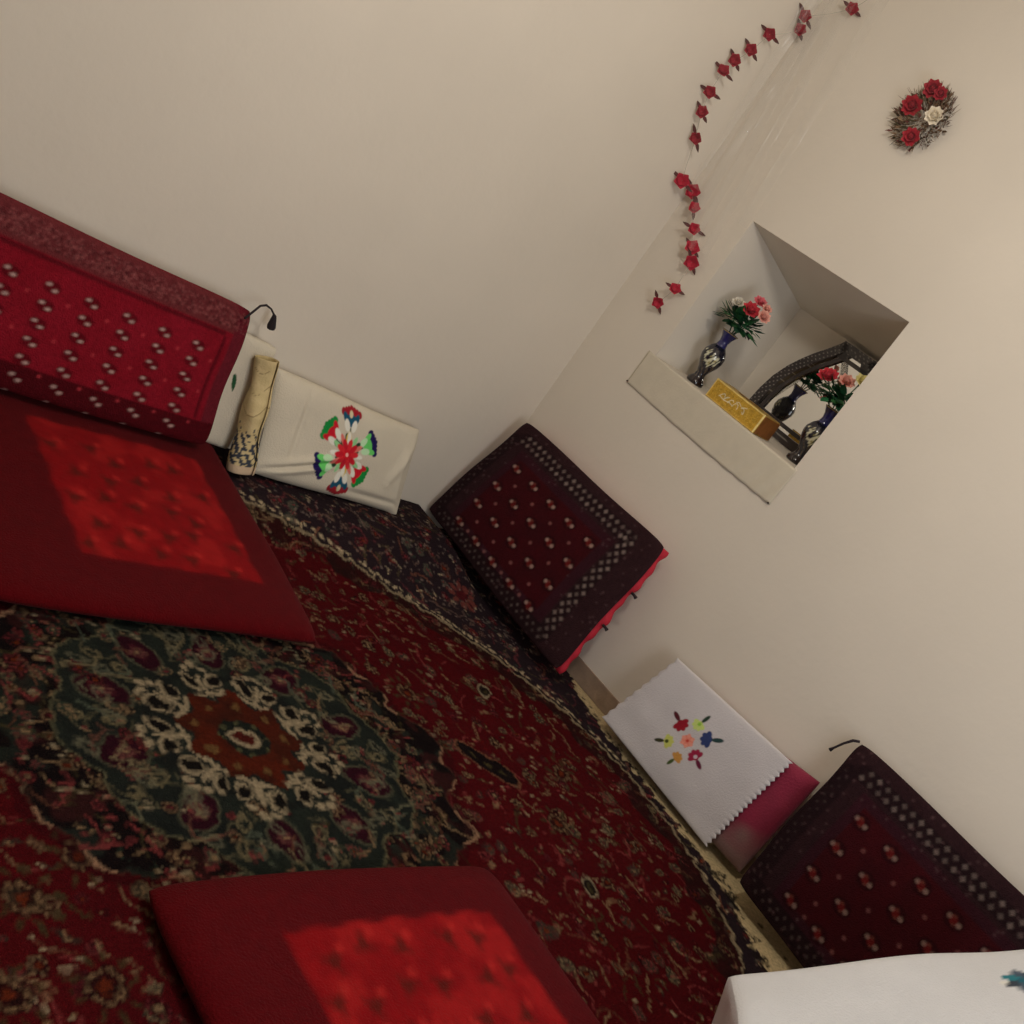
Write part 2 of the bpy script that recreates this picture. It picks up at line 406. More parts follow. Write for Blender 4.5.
for _ in range(500):
    x = R_.uniform(-1.2, 0); y = R_.uniform(-.75, 0)
    if qe(x, y) > 1.05: cv.ell(x, y, .004, .004, (158, 140, 130), a=.8)
TAN = _T; PINK = PINK_
# cream guard line: a chain of small links along the oval
N = 560
for k in range(N):
    a = 2*math.pi*k/N; wob = .004*math.sin(a*130)
    up = max(0, math.sin(a))*max(0, math.cos(a)+.15)       # bolder where the corner is wide
    x = EX+EA*(1.0+wob)*math.cos(a); y = EY+EB*(1.0+wob)*math.sin(a)
    x2 = EX+(EA+.028)*math.cos(a); y2 = EY+(EB+.028)*math.sin(a)
    if R_.random() < .93: cv.ell(x, y, .010, .0052, CREAM, a+1.57, a=.95)
    if up > .12 and k % 2 == 0 and R_.random() < .9:
        cv.ell(x2, y2, .010, .0055, CREAM, a+1.57+.4*math.sin(k), a=.9)
    if up > .12 and k % 9 == 0: cv.line([(x, y), (x2, y2)], .006, CREAM)
# outer cream border along the right wall, with leaf teeth on its inner side
ys = np.array([-3.0, -2.1, -1.80, -1.61, -1.437, -1.311, -1.123, -.987, -.87, -.80])
xi = np.array([-.46, -.36, -.20, -.175, -.155, -.150, -.135, -.095, -.050, .02])
xe = np.interp(Y, ys, xi)
teeth = .016*np.abs(np.sin(Y*34+2.5*np.sin(Y*9)))+.020*(vnoise(X, Y, 45, 12)-.4)
cm = np.clip((X-(xe+teeth*1.6))/.004, 0, 1)*(Y < -.79)
cv.blend(full, cm, (214, 192, 148))
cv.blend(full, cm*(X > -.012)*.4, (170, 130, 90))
for k in range(70):
    y = R_.uniform(-2.85, -.95); xx = float(np.interp(y, ys, xi)); d = R_.uniform(.02, .05+.7*max(0, -y-1.75))
    if xx+d < -.05: cv.ell(xx+d, y, R_.uniform(.006, .012), R_.uniform(.004, .007), (42, 38, 32), R_.uniform(0, 3), a=.9)
for k in range(60):
    y = R_.uniform(-2.85, -1.75); xx = float(np.interp(y, ys, xi))
    vine_pts = [(xx+R_.uniform(0, .05), y), (xx+R_.uniform(0, .08), y+.02), (xx+R_.uniform(0, .08), y+.04)]
    cv.line(vine_pts, .007, (40, 34, 30), a=.85)
# hand-knotted wobble of the whole design, then the dark wool of the real thing
wx = 1.5*(vnoise(X, Y, 16, 41)-.5)*2+1.0*(vnoise(X, Y, 45, 42)-.5)*2; wy = 1.5*(vnoise(X, Y, 17, 43)-.5)*2+1.0*(vnoise(X, Y, 44, 44)-.5)*2
jj, ii = np.meshgrid(np.arange(cv.ny), np.arange(cv.nx), indexing='ij')
cv.A = cv.A[np.clip(np.rint(jj+wy), 0, cv.ny-1).astype(int), np.clip(np.rint(ii+wx), 0, cv.nx-1).astype(int)]
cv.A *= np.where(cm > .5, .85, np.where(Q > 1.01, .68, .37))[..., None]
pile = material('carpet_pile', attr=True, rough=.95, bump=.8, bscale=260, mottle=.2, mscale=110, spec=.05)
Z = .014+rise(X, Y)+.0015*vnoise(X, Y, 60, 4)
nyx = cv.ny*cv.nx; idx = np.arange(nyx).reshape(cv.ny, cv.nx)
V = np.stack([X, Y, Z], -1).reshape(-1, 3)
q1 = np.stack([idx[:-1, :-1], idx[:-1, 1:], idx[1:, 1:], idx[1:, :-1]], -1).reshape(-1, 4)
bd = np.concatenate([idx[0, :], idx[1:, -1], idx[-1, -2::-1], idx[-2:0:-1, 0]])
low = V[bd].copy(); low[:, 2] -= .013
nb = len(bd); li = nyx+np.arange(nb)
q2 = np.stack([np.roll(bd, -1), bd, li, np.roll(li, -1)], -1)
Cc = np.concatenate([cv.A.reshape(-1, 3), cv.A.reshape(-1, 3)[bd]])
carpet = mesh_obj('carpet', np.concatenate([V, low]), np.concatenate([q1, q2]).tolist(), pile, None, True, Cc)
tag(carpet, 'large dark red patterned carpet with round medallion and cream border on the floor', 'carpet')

# ------------------------------------------------------------------ square red plush floor mats
plush = material('red_plush', attr=True, rough=.9, bump=.5, bscale=220, mottle=.10, mscale=40, sheen=.03, spec=.05)
def red_mat(x0, x1, y0, y1, T, panel, label, seed):
    w, h = x1-x0, y1-y0; c = Canvas(w, h, .006, (82, 4, 10)); rr = random.Random(seed)
    Xc, Yc = np.meshgrid(c.xs, c.ys)
    px0, px1, py0, py1 = panel
    ed = .006*np.sin(Xc*60)*np.sin(Yc*55)
    m = np.clip((Xc-px0+ed)/.012, 0, 1)*np.clip((px1-Xc+ed)/.012, 0, 1)*np.clip((Yc-py0+ed)/.012, 0, 1)*np.clip((py1-Yc+ed)/.012, 0, 1)
    fl = (slice(0, c.ny), slice(0, c.nx))
    c.blend(fl, m, (130, 8, 14)); c.blend(fl, m*.6*sstep(.45, .75, vnoise(Xc, Yc, 17, seed)), (160, 26, 26))
    st = .095
    for j, gy in enumerate(np.arange(py0+.04, py1-.02, st)):
        for gx in np.arange(px0+.045+(st/2 if j % 2 else 0), px1-.03, st):
            x = gx+rr.uniform(-.025, .025); y = gy+rr.uniform(-.025, .025); a = rr.uniform(0, 3)
            c.ell(x, y, .016, .012, (64, 22, 12), a, a=.75)
            for k in range(3):
                b = a+k*2.1; c.ell(x+.020*math.cos(b), y+.020*math.sin(b), rr.uniform(.010, .018), .009, (92, 18, 14), b+rr.uniform(-.8, .8), a=.55)
            c.ell(x+.028, y+.024, .013, .010, (190, 44, 40), a, a=.5)
    f0 = lambda x, y: .016+float(rise(np.array(x), np.array(y)))
    quad = [(x0, y1, f0(x0, y1-.1)+T), (x1, y1, f0(x1, y1-.1)+T), (x1, y0, f0(x1, y0)+T), (x0, y0, f0(x0, y0)+T)]
    def shp(S, Tq):
        return .5+(S-.5)*(1-.022*np.abs(2*Tq-1)**14)+.006*np.sin(5*Tq)*np.abs(2*S-1), .5+(Tq-.5)*(1-.022*np.abs(2*S-1)**14)+.006*np.sin(6*S+seed)*np.abs(2*Tq-1)
    o = pillow('floor_mat', quad, T, plush, None, c, 90, 90, p=14, edge=.02, shape=shp,
               height=lambda S, Tq: .006*(vnoise(S, Tq, 5, seed)-.5))
    return tag(o, label, 'floor mat', 'red plush floor mats on the carpet')
red_mat(-2.22, -1.262, -.93, -.03, .055, (.29, .83, .17, .70), 'red plush floor mat in front of the long red cushion on the left wall', 3)
red_mat(-2.12, -1.205, -2.62, -1.69, .055, (.205, .785, .2, .79), 'red plush floor mat cut off by the lower picture edge, away from the walls', 5)

# ------------------------------------------------------------------ carpet-faced back cushions
wool = material('woven_wool', attr=True, rough=.9, bump=.6, bscale=240, mottle=.14, mscale=90, spec=.08)
def dark_panel(w, h, seed, dim=0.9):
    c = Canvas(w, h, .004, (58, 36, 40)); rr = random.Random(seed)
    WH = (200, 176, 166); D = (40, 24, 28)
    c.rect(.10, .055, w-.16, h-.10, (66, 30, 40)); c.rect(.13, .085, w-.20, h-.13, (76, 18, 25))
    Xc, Yc = np.meshgrid(c.xs, c.ys); c.blend((slice(0, c.ny), slice(0, c.nx)), .35*vnoise(Xc, Yc, 25, seed), (46, 22, 26))
    def chain(x0, y0, x1, y1, rows=(-.013, .013), st=.030, s=.0085, al=1.0):
        n = int(math.hypot(x1-x0, y1-y0)/st); ux, uy = (x1-x0)/n, (y1-y0)/n; L = math.hypot(ux, uy); nx, ny = -uy/L, ux/L
        c.line([(x0, y0), (x1, y1)], .052, D, a=.8)
        for k in range(n+1):
            for i, o in enumerate(rows):
                q = k+(.5 if i % 2 else 0)
                c.dia(x0+ux*q+nx*o, y0+uy*q+ny*o, s*1.1, s*1.1, WH, a=dim*al*rr.uniform(.3, .65))
    chain(.07, h-.062, w-.13, h-.062)                       # top
    chain(w-.125, h-.07, w-.125, .05, rows=(-.017, 0, .017), st=.036, s=.008)    # right, wider
    chain(.06, .036, w-.13, .036, rows=(-.009, .009), s=.0055, al=.45)                       # bottom
    chain(.030, h-.09, .030, .06, rows=(-.008, .008), s=.004, al=.35)
    for j in range(4):
        for i in range(5):
            x = .150+i*.112; y = h-.165-j*.098
            c.ell(x, y, .030, .024, (50, 14, 20), a=.8)
            c.ell(x-.002, y, .013, .010, (126, 34, 34), -.6, a=.8)
            for k, sz in ((-1, .0095), (1, .0105)):
                c.ell(x+k*.016, y-k*.002, sz*.72, sz*.66, (206, 170, 156), a=.85*dim)
                c.ell(x-k*.004, y+k*.010, sz*.5, sz*.35, (140, 84, 70), a=.5)
            if i < 4 and j < 4: c.ell(x+.056, y-.049 if j < 3 else y, .0065, .006, (186, 120, 116), a=.7*dim)
    for _ in range(260):
        x = rr.uniform(0, w); y = rr.uniform(0, h)
        if x < .1 or x > w-.2 or y < .08 or y > h-.12: c.ell(x, y, .004, .003, (112, 82, 84), a=.6)
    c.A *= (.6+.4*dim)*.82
    return c
def red_panel(w, h, seed):
    c = Canvas(w, h, .004, (150, 26, 44)); rr = random.Random(seed); Xc, Yc = np.meshgrid(c.xs, c.ys); fl = (slice(0, c.ny), slice(0, c.nx))
    c.blend(fl, .5*vnoise(Xc, Yc, 18, seed), (126, 12, 26))
    c.rect(0, h-.085, w, h, (116, 48, 52)); c.rect(w-.05, 0, w, h, (112, 32, 44)); c.rect(0, 0, w, .075, (84, 12, 22)); c.rect(0, 0, .05, h, (112, 32, 44))
    c.rect(.075, h-.100, w-.075, h-.088, (88, 16, 26), a=.8); c.rect(w-.078, .08, w-.066, h-.1, (92, 14, 26), a=.8)
    for _ in range(1500):
        x = rr.uniform(0, w); y = h-.045+rr.uniform(-.028, .028); c.ell(x, y, .003, .0025, rr.choice(((70, 26, 30), (160, 92, 92))), a=.6)
    for i in range(9):
        for j in range(8):
            x = w-.145-i*.112; y = h-.155-j*.0485
            if x < .08: continue
            c.ell(x, y, .024, .016, (82, 10, 20), a=.7)
            for k in (-1, 1): c.ell(x+k*.010, y-k*.0060, .0075, .0042, (210, 176, 168), .15, a=.9)
            if j % 2: c.ell(x+.056, y+.02, .005, .005, (196, 62, 72), a=.8)
    c.A *= .84
    return c
red_cloth = material('red_backing_cloth', (190, 30, 52), rough=.75, bump=.3, bscale=180)
dark_red_cloth = material('dark_backing_cloth', (96, 22, 34), rough=.8, bump=.3, bscale=180)
cord = material('dark_cord', (34, 24, 30), rough=.9)
def back_cushion(quad, c, label, backing, p=18, T=.075, group=None, side_soft=0.0, stitch=None, tassel=None):
    TL, TR, BR, BL = [np.array(q, float) for q in quad]; n = np.cross(TR-TL, TL-BL); n /= np.linalg.norm(n)
    base = (BL+BR)/2; root = empty('back_cushion', tuple(base), label, 'cushion', group)
    shp = lambda S, Tq: (.5+(S-.5)*(1-.020*np.abs(2*Tq-1)**16)+.004*np.sin(9*Tq+1)*np.abs(2*S-1), .5+(Tq-.5)*(1-.026*np.abs(2*S-1)**16)+.004*np.sin(8*S)*np.abs(2*Tq-1))
    pillow('woven_face', quad, .022, wool, root, c, 210, 150, p=26, bulge=.010, edge=.008, shape=shp)
    off = n*.018
    pillow('padding', [tuple(np.array(q)-off) for q in quad], T-.018, backing, root, None, 60, 50, p=p, edge=.02, shape=lambda S, Tq: (S+(.006*np.sin(Tq*19)+.005*np.sin(Tq*47)-.002)*sstep(.9, 1, S), Tq-.012*sstep(.9, 1, Tq)))
    if stitch:
        side = (TR-TL)/np.linalg.norm(TR-TL)
        for t in stitch:
            m = MB()
            b = BR+(TR-BR)*t-n*.03+side*.004
            m.tube([b, b-n*.006+side*.010, b-n*.008+side*.022+np.array((0, 0, -.003))], [.005, .005, .007], (34, 24, 30), 6)
            m.build('tie', cord, root)
    if tassel:
        m = MB(); pts, rad = tassel; m.tube(pts, rad, (30, 24, 34), 8)
        a = Vector(pts[-1]); d = (Vector(pts[-1])-Vector(pts[-2])).normalized()
        m.build('tassel', cord, root)
    return root
G = 'carpet-faced back cushions leaning on the walls'
back_cushion([(-2.44, -.10, .622), (-1.392, -.10, .580), (-1.366, -.2, .165), (-2.46, -.2, .165)], red_panel(1.06, .44, 11),
             'long bright red woven cushion with rows of white specks on the left wall', dark_red_cloth, group=G,
             tassel=([(-1.430, -.125, .560), (-1.382, -.09, .602), (-1.358, -.08, .608), (-1.330, -.07, .600), (-1.306, -.06, .586), (-1.300, -.06, .580), (-1.297, -.06, .572), (-1.290, -.06, .548), (-1.288, -.06, .540)],
                     [.0035, .0035, .0035, .003, .003, .007, .009, .014, .012]))
back_cushion([(-.10, -.075, .592), (-.10, -.892, .612), (-.225, -.915, .068), (-.225, -.02, .10)], dark_panel(.83, .53, 21),
             'dark maroon woven cushion with pink-red backing, leaning in the room corner', red_cloth, group=G, stitch=(.40, .66))
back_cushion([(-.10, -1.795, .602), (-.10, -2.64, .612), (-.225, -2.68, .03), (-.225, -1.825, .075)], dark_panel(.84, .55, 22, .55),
             'dark maroon woven cushion partly hidden by the plain white cloth bundle', dark_red_cloth, group=G,
             tassel=([(-.115, -1.80, .600), (-.12, -1.785, .590), (-.12, -1.770, .565), (-.12, -1.757, .535), (-.12, -1.752, .522)], [.004, .0045, .0035, .0035, .006]))

# ------------------------------------------------------------------ embroidered white pillows
cotton = material('white_cotton', attr=True, rough=.85, bump=.25, bscale=200, mottle=.03, mscale=8, sheen=.05, spec=.2)
WB = (212, 203, 184)
def ridge(S, T, x0, y0, x1, y1, w, h):
    dx, dy = x1-x0, y1-y0; q = np.clip(((S-x0)*dx+(T-y0)*dy)/(dx*dx+dy*dy), 0, 1)
    d = np.hypot(S-x0-q*dx, (T-y0-q*dy)*.55); return h*np.exp(-(d/w)**2)*np.sin(np.pi*np.clip(q, .04, .96))**.5
# pillow with the big bouquet
c = Canvas(.72, .34, .0022, WB); CX, CY = .350, .158; KS = 1.07
def rot(x, y, a): return (CX+x*math.cos(a)-y*math.sin(a), CY+x*math.sin(a)+y*math.cos(a))
def erot(cnv, r0, t0, rx, ry, col, a, da=0.0, k=1.0):
    rx *= KS; ry *= KS; x, y = rot(r0*KS, t0*KS, a); cnv.ell(x, y, rx, ry, col, a+da)
RED = (206, 24, 44); WHT = (236, 234, 222); TEAL = (20, 84, 112); LGR = (108, 214, 110); DGR = (16, 140, 62); NAVY = (30, 16, 84); MAR = (160, 26, 40); DK = (14, 66, 42)
# eight blossoms round the centre: direction (canvas angle), inner colour, outer colour
arms = [(math.radians(90), TEAL, MAR, .125), (math.radians(-90+14), TEAL, MAR, .118), (math.radians(150), RED, DGR, .115), (math.radians(-28), RED, DGR, .118),
        (math.radians(38), LGR, NAVY, .135), (math.radians(216), LGR, NAVY, .128)]
arms = [(math.radians(72), TEAL, MAR, .145), (math.radians(252), TEAL, MAR, .13), (math.radians(124), RED, DGR, .128), (math.radians(-56), RED, DGR, .118),
        (math.radians(8), LGR, NAVY, .135), (math.radians(188), LGR, NAVY, .132)]
arms = [(a+math.radians(24), ci, co, Ln) for a, ci, co, Ln in arms]; KS = 1.07
for a, ci, co, Ln in arms:
    for k in range(-3, 4):       # scalloped outer edge
        erot(c, Ln-.004*abs(k), k*.0125, .012, .009, co, a)
    erot(c, Ln-.014, 0, .014, .036, co, a)
    erot(c, Ln-.036, 0, .020, .026, ci, a)
    for sg in (-1, 1):
        erot(c, Ln-.030, sg*.024, .020, .010, ci, a, sg*.5)
        erot(c, Ln-.052, sg*.016, .020, .011, WHT if ci is not LGR else (196, 236, 190), a, sg*.3)
    if ci is TEAL: erot(c, Ln-.016, .002, .012, .008, (220, 206, 170), a)
    c.line([rot(.02, 0, a), rot(Ln-.055, 0, a)], .005, DK)
for a in (math.radians(40), math.radians(220), math.radians(100), math.radians(150), math.radians(275)):
    erot(c, .052, .004, .018, .010, DK, a, .3); erot(c, .040, -.010, .012, .006, DK, a, -.5)
for a in (math.radians(98), math.radians(280)):
    erot(c, .052, 0, .020, .012, (226, 190, 70), a); erot(c, .062, 0, .014, .007, (236, 226, 190), a)
for k in range(12): erot(c, .050, 0, .022, .008, ((240, 238, 226), (226, 120, 110), (150, 214, 150))[k % 3], k*.5236+.1)
for k in range(10): erot(c, .032, 0, .020, .010, RED if k % 2 else (224, 40, 52), k*.628+.2)
c.ell(CX, CY, .018, .018, (214, 20, 40)); c.ell(CX, CY, .007, .007, (255, 186, 176))
def hB(S, T):
    h = ridge(S, T, .02, .10, .48, .42, .03, .012)+ridge(S, T, .02, .02, .42, .30, .025, .012)-ridge(S, T, .02, .06, .45, .36, .018, .012)
    h = h+ridge(S, T, .55, .10, .98, .12, .02, -.010)+ridge(S, T, .82, .30, .97, .85, .03, .012)+ridge(S, T, .92, .02, .9, .8, .03, .008)
    h = h+ridge(S, T, .16, .2, .2, .9, .02, -.010)
    return h+.006*(vnoise(S, T, 6, 31)-.5)
def sB(S, T):
    S2 = S+.02*np.sin(np.pi*T)*(S-.5)*-1; T2 = T-.035*np.sin(np.pi*S)*(T < .5)*(1-2*T)*-1*0
    T2 = T2-.05*sstep(.9, 1.0, S)*(1-T)+.012*np.sin(7*S)*(T-.5)
    return S2, T2
def white_pillow(name, quad, T, cnv, label, h, s, **k):
    o = pillow(name, quad, T, cotton, None, cnv, k.get('nu', 240), k.get('nv', 130), p=k.get('p', 9), bulge=k.get('bulge', .02), edge=.015, height=h, shape=s)
    return tag(o, label, 'pillow')
white_pillow('embroidered_pillow', [(-1.190, -.080, .440), (-.520, -.085, .408), (-.462, -.165, .105), (-1.150, -.19, .122)], .065, c,
             'off-white pillow with a large multicoloured flower embroidery against the left wall', hB, sB)
# pillow half hidden behind the long red cushion
c = Canvas(.24, .36, .003, WB)
c.poly([(.052, .232), (.066, .236), (.084, .222), (.094, .202), (.096, .178), (.080, .190), (.064, .206)], (36, 84, 52))
white_pillow('leaf_pillow', [(-1.365, -.06, .50), (-1.215, -.055, .485), (-1.222, -.115, .137), (-1.365, -.115, .145)], .045, c,
             'white pillow with one small green leaf, between the long red cushion and the beige roll', lambda S, T: .003*(vnoise(S, T, 5, 8)-.5), None, nu=60, nv=90, bulge=.004, p=20)
# rolled beige mat with a dark blue print
root = empty('rolled_mat', (-1.195, -.17, .115), 'beige rolled-up mat with a dark blue print at its foot, propped beside the white pillow', 'rolled mat')
a = np.array((-1.206, -.185, .118)); b = np.array((-1.270, -.10, .462)); ax = (b-a)/np.linalg.norm(b-a)
e1 = np.cross(ax, (0, 1, 0)); e1 /= np.linalg.norm(e1); e2 = np.cross(ax, e1)
nt_, nz_ = 72, 90; vs = []; cs = []; fc = []
for j in range(nz_+1):
    t = j/nz_
    for i in range(nt_+1):
        u = i/nt_; ang = u*2*math.pi*1.55+2.2; rad = .040-.010*u+.0025*math.sin(3*ang+t*9)+.003*math.sin(t*14)-.008*abs(t-.5)*(t > .5)+.006*(1-t)**4
        pth = a+ax*(t*.36)+e1*rad*math.cos(ang)+e2*rad*math.sin(ang); vs.append(pth)
        col = np.array((208, 188, 138.)); n1 = math.sin(ang*2.3+t*23)*math.sin(ang*1.1-t*31)
        col = col+8*n1
        if abs(math.sin(t*17+.8*math.sin(ang*2)))<.07 and t > .35: col = np.array((158, 136, 92.))
        if t < .44 and t > .06 and float(vnoise(np.array(ang*3+5), np.array(t*26), 1.6, 77))+.25*math.sin(ang*9+t*50) > .48+.5*max(0, t-.28)/.14: col = np.array((46, 52, 66.))
        if t < .07: col = np.array((206, 180, 150.))
        cs.append(lin(col))
for j in range(nz_):
    for i in range(nt_): k = j*(nt_+1)+i; fc.append((k, k+1, k+nt_+2, k+nt_+1))
straw = material('straw_mat', attr=True, rough=.7, bump=.3, bscale=90)
o = mesh_obj('roll', vs, fc, straw, root, True, np.array(cs)); sm = o.modifiers.new('thickness', 'SOLIDIFY'); sm.thickness = .002
m = MB(); pts = [Vector(a+ax*(t*.36))+Vector(e1)*-.040+Vector((0, -.012, 0)) for t in (.0, .1, .25, .42)]
m.tube(pts, [.003, .002, .0015, .001], (60, 56, 50), 5); m.tube([p+Vector((-.012, 0, .01)) for p in pts], [.002, .0018, .0012, .001], (60, 56, 50), 5)
m.build('frayed_edge', cord, root)

# pillow with the scalloped white cover on a maroon ticking
root = empty('covered_pillow', (-.12, -1.4, .03), 'white-covered pillow with small flower star and maroon side, on the right wall', 'pillow')
maroon = material('maroon_velvet', attr=True, rough=.8, bump=.3, bscale=150, mottle=.12, mscale=12, sheen=.15)
c = Canvas(.66, .37, .006, (134, 22, 56)); Xc, Yc = np.meshgrid(c.xs, c.ys)
c.blend((slice(0, c.ny), slice(0, c.nx)), np.clip((.16-Yc)/.10+(vnoise(Xc, Yc, 20, 3)-.5)*.8, 0, 1)*.85*(Xc > .5), (128, 104, 98))
quadm = [(-.078, -1.19, .325), (-.078, -1.768, .415), (-.118, -1.775, .048), (-.118, -1.125, .045)]
pillow('ticking', quadm, .065, maroon, root, c, 60, 40, p=10, bulge=.004, edge=.02, height=lambda S, T: .010*(vnoise(S, T, 5, 9)-.5)-.010*sstep(.85, 1, S)*np.abs(T-.5))
cvr = Canvas(.55, .345, .0022, (208, 203, 205))
FX, FY = .262, .172
def fl(dx, dy): return (FX+dx, FY+dy)
cvr.ell(FX, FY, .021, .019, (240, 140, 120)); cvr.ell(FX, FY, .005, .005, (214, 70, 60))
for k in range(6): cvr.ell(FX+.017*math.cos(k*1.05), FY+.017*math.sin(k*1.05), .008, .006, (242, 160, 140), k*1.05)
def sprig(x, y, r, colr, ang, leaf, core=None):
    for k in range(5):
        b = ang+math.pi+ (k-2)*.75; cvr.ell(x+r*.55*math.cos(b), y+r*.55*math.sin(b), r*.55, r*.36, colr, b)
    cvr.ell(x, y, r*.5, r*.5, colr)
    if core: cvr.ell(x, y, r*.28, r*.28, core)
    cvr.ell(x+r*1.15*math.cos(ang), y+r*1.15*math.sin(ang), r*.75, r*.3, leaf, ang)
# directions follow the picture: upper-left, up, right, lower, lower-left, left as seen in the tilted photograph
for (dx, dy, rr_, colr, ang, leaf, core) in [
        (-.040, .052, .024, (156, 28, 44), 2.3, (90, 30, 40), None),
        (.022, .064, .021, (206, 224, 128), .95, (44, 66, 48), (150, 200, 70)),
        (.066, .020, .024, (52, 66, 116), .1, (44, 70, 70), None),
        (.042, -.045, .022, (160, 36, 70), -.9, (110, 30, 60), (206, 190, 200)),
        (-.018, -.064, .018, (206, 150, 76), -2.3, (74, 92, 40), None),
        (-.066, -.018, .021, (206, 210, 110), -3.0, (60, 60, 34), (70, 80, 30))]:
    ca, sa = math.cos(.56), math.sin(.56); sprig(FX+dx*ca-dy*sa, FY+dx*sa+dy*ca, rr_*1.08, colr, ang+.56, leaf, core)
quadc = [(-.0955, -1.178, .372), (-.0955, -1.682, .405), (-.134, -1.662, .036), (-.134, -1.115, .052)]
def shc(S, T):
    tri = np.abs(((T*19) % 1)-.5)*2; tr2 = np.abs(((T*9) % 1)-.5)*2
    return S+.016*(tri-.5)*sstep(.94, 1.0, S)-.012*(tr2-.5)*sstep(.05, 0, S), T
pillow('white_cover', quadc, .010, cotton, root, cvr, 240, 230, p=40, bulge=.008, edge=.004, shape=shc, height=lambda S, T: .004*(vnoise(S, T, 6, 14)-.5))

# white cloth bundle at the lower right
P1 = np.array((-1.122, -2.234, .33)); P2 = np.array((-.34, -2.55, .69)); dd = np.array((-.36, -.31, -.02))
P1 = P1; P4 = P1+dd; P3 = P2+dd
s = edge_params(70, .03, 7); S, T = np.meshgrid(s, s)
Q = (P4*(1-S)[..., None]+P3*S[..., None])*(1-T)[..., None]+(P1*(1-S)[..., None]+P2*S[..., None])*T[..., None]
ctr = (P1+P2+P3+P4)/4
Q[..., 2] += .012*np.sin(np.pi*S)**.5*np.sin(np.pi*T)**.5+.010*(vnoise(S, T, 4, 61)-.5)+.006*np.sin(9*S+4*T)
Q[..., 2] -= .007*((np.abs(2*S-1)**40)+(np.abs(2*T-1)**40))
c = Canvas(.70, .63, .003, (214, 214, 216)); ex, ey = .528, .472
for k in range(7):
    b = k*.9; c.ell(ex+.026*math.cos(b), ey+.03*math.sin(b), .022, .013, ((34, 118, 130), (52, 60, 72), (70, 84, 100))[k % 3], b)
c.ell(ex, ey, .014, .014, (20, 92, 110)); c.ell(ex-.044, ey-.008, .007, .006, (236, 232, 214)); c.ell(ex+.02, ey-.06, .014, .03, (82, 84, 92), .5)
ny, nx = S.shape; idx = np.arange(ny*nx).reshape(ny, nx); V = Q.reshape(-1, 3)
faces = np.stack([idx[:-1, :-1], idx[:-1, 1:], idx[1:, 1:], idx[1:, :-1]], -1).reshape(-1, 4).tolist()
ring = np.concatenate([idx[0, :], idx[1:, -1], idx[-1, -2::-1], idx[-2:0:-1, 0]]); Cb = c.sample(S, T).reshape(-1, 3); VV = [V]; CC = [Cb]; prev = ring; k0 = len(V)
for j in range(1, 11):
    t = j/10; lw = V[ring].copy(); fold = .010*np.sin(np.arange(len(ring))*.5)*t
    lw[:, 2] = lw[:, 2]*(1-t)+.018*t; out = lw[:, :2]-ctr[:2]; lw[:, :2] += out/np.linalg.norm(out, axis=1)[:, None]*(-.10*t+fold)[:, None]
    VV.append(lw); CC.append(np.tile(lin((214, 214, 216)), (len(ring), 1))); cur = k0+np.arange(len(ring)); k0 += len(ring)
    faces += np.stack([np.roll(prev, -1), prev, cur, np.roll(cur, -1)], -1).tolist(); prev = cur
o = mesh_obj('cloth_bundle', np.concatenate(VV), faces, cotton, None, True, np.concatenate(CC))
tag(o, 'plain white cloth-covered bedding bundle with a teal flower at its edge, bottom right', 'bedding bundle')

# ------------------------------------------------------------------ niche: runner, vases, bouquets, box, mirror
lace = material('white_lace', (206, 197, 178), rough=.85, bump=.12, bscale=120, mottle=.03, mscale=20)
root = empty('shelf_runner', (-.002, -.68, 1.0), 'thin white lace runner hanging from the niche sill', 'runner')
n1, n2 = 110, 16; vs = []; fc = []
for j in range(n2+1):
    t = j/n2
    for i in range(n1+1):
        s_ = i/n1; y = -.282-.768*s_; drop = .140+.006*math.sin(s_*3)
        fold = .0025+.0022*t*(1+math.sin(s_*52+6*t+4*math.sin(s_*7)))*(.2+.8*s_)
        vs.append((-fold, y+.004*math.sin(s_*40)*t, 1.0695-t*drop))
for j in range(n2):
    for i in range(n1): k = j*(n1+1)+i; fc.append((k, k+n1+1, k+n1+2, k+1))
o = mesh_obj('cloth', vs, fc, lace, root); md = o.modifiers.new('thickness', 'SOLIDIFY'); md.thickness = .0012
steel = material('nail_metal', (70, 58, 50), rough=.5, metal=.6)
for (y, z) in ((-.288, .936), (-1.044, .932)):
    m = MB(); m.lathe([(.0035, 0), (.0035, .003), (.002, .004)], (0, 0, 0), (70, 58, 50), 10)
    m.v = [(-.010-q[2], y+q[0], z+q[1]) for q in m.v]; m.build('nail', steel, root)

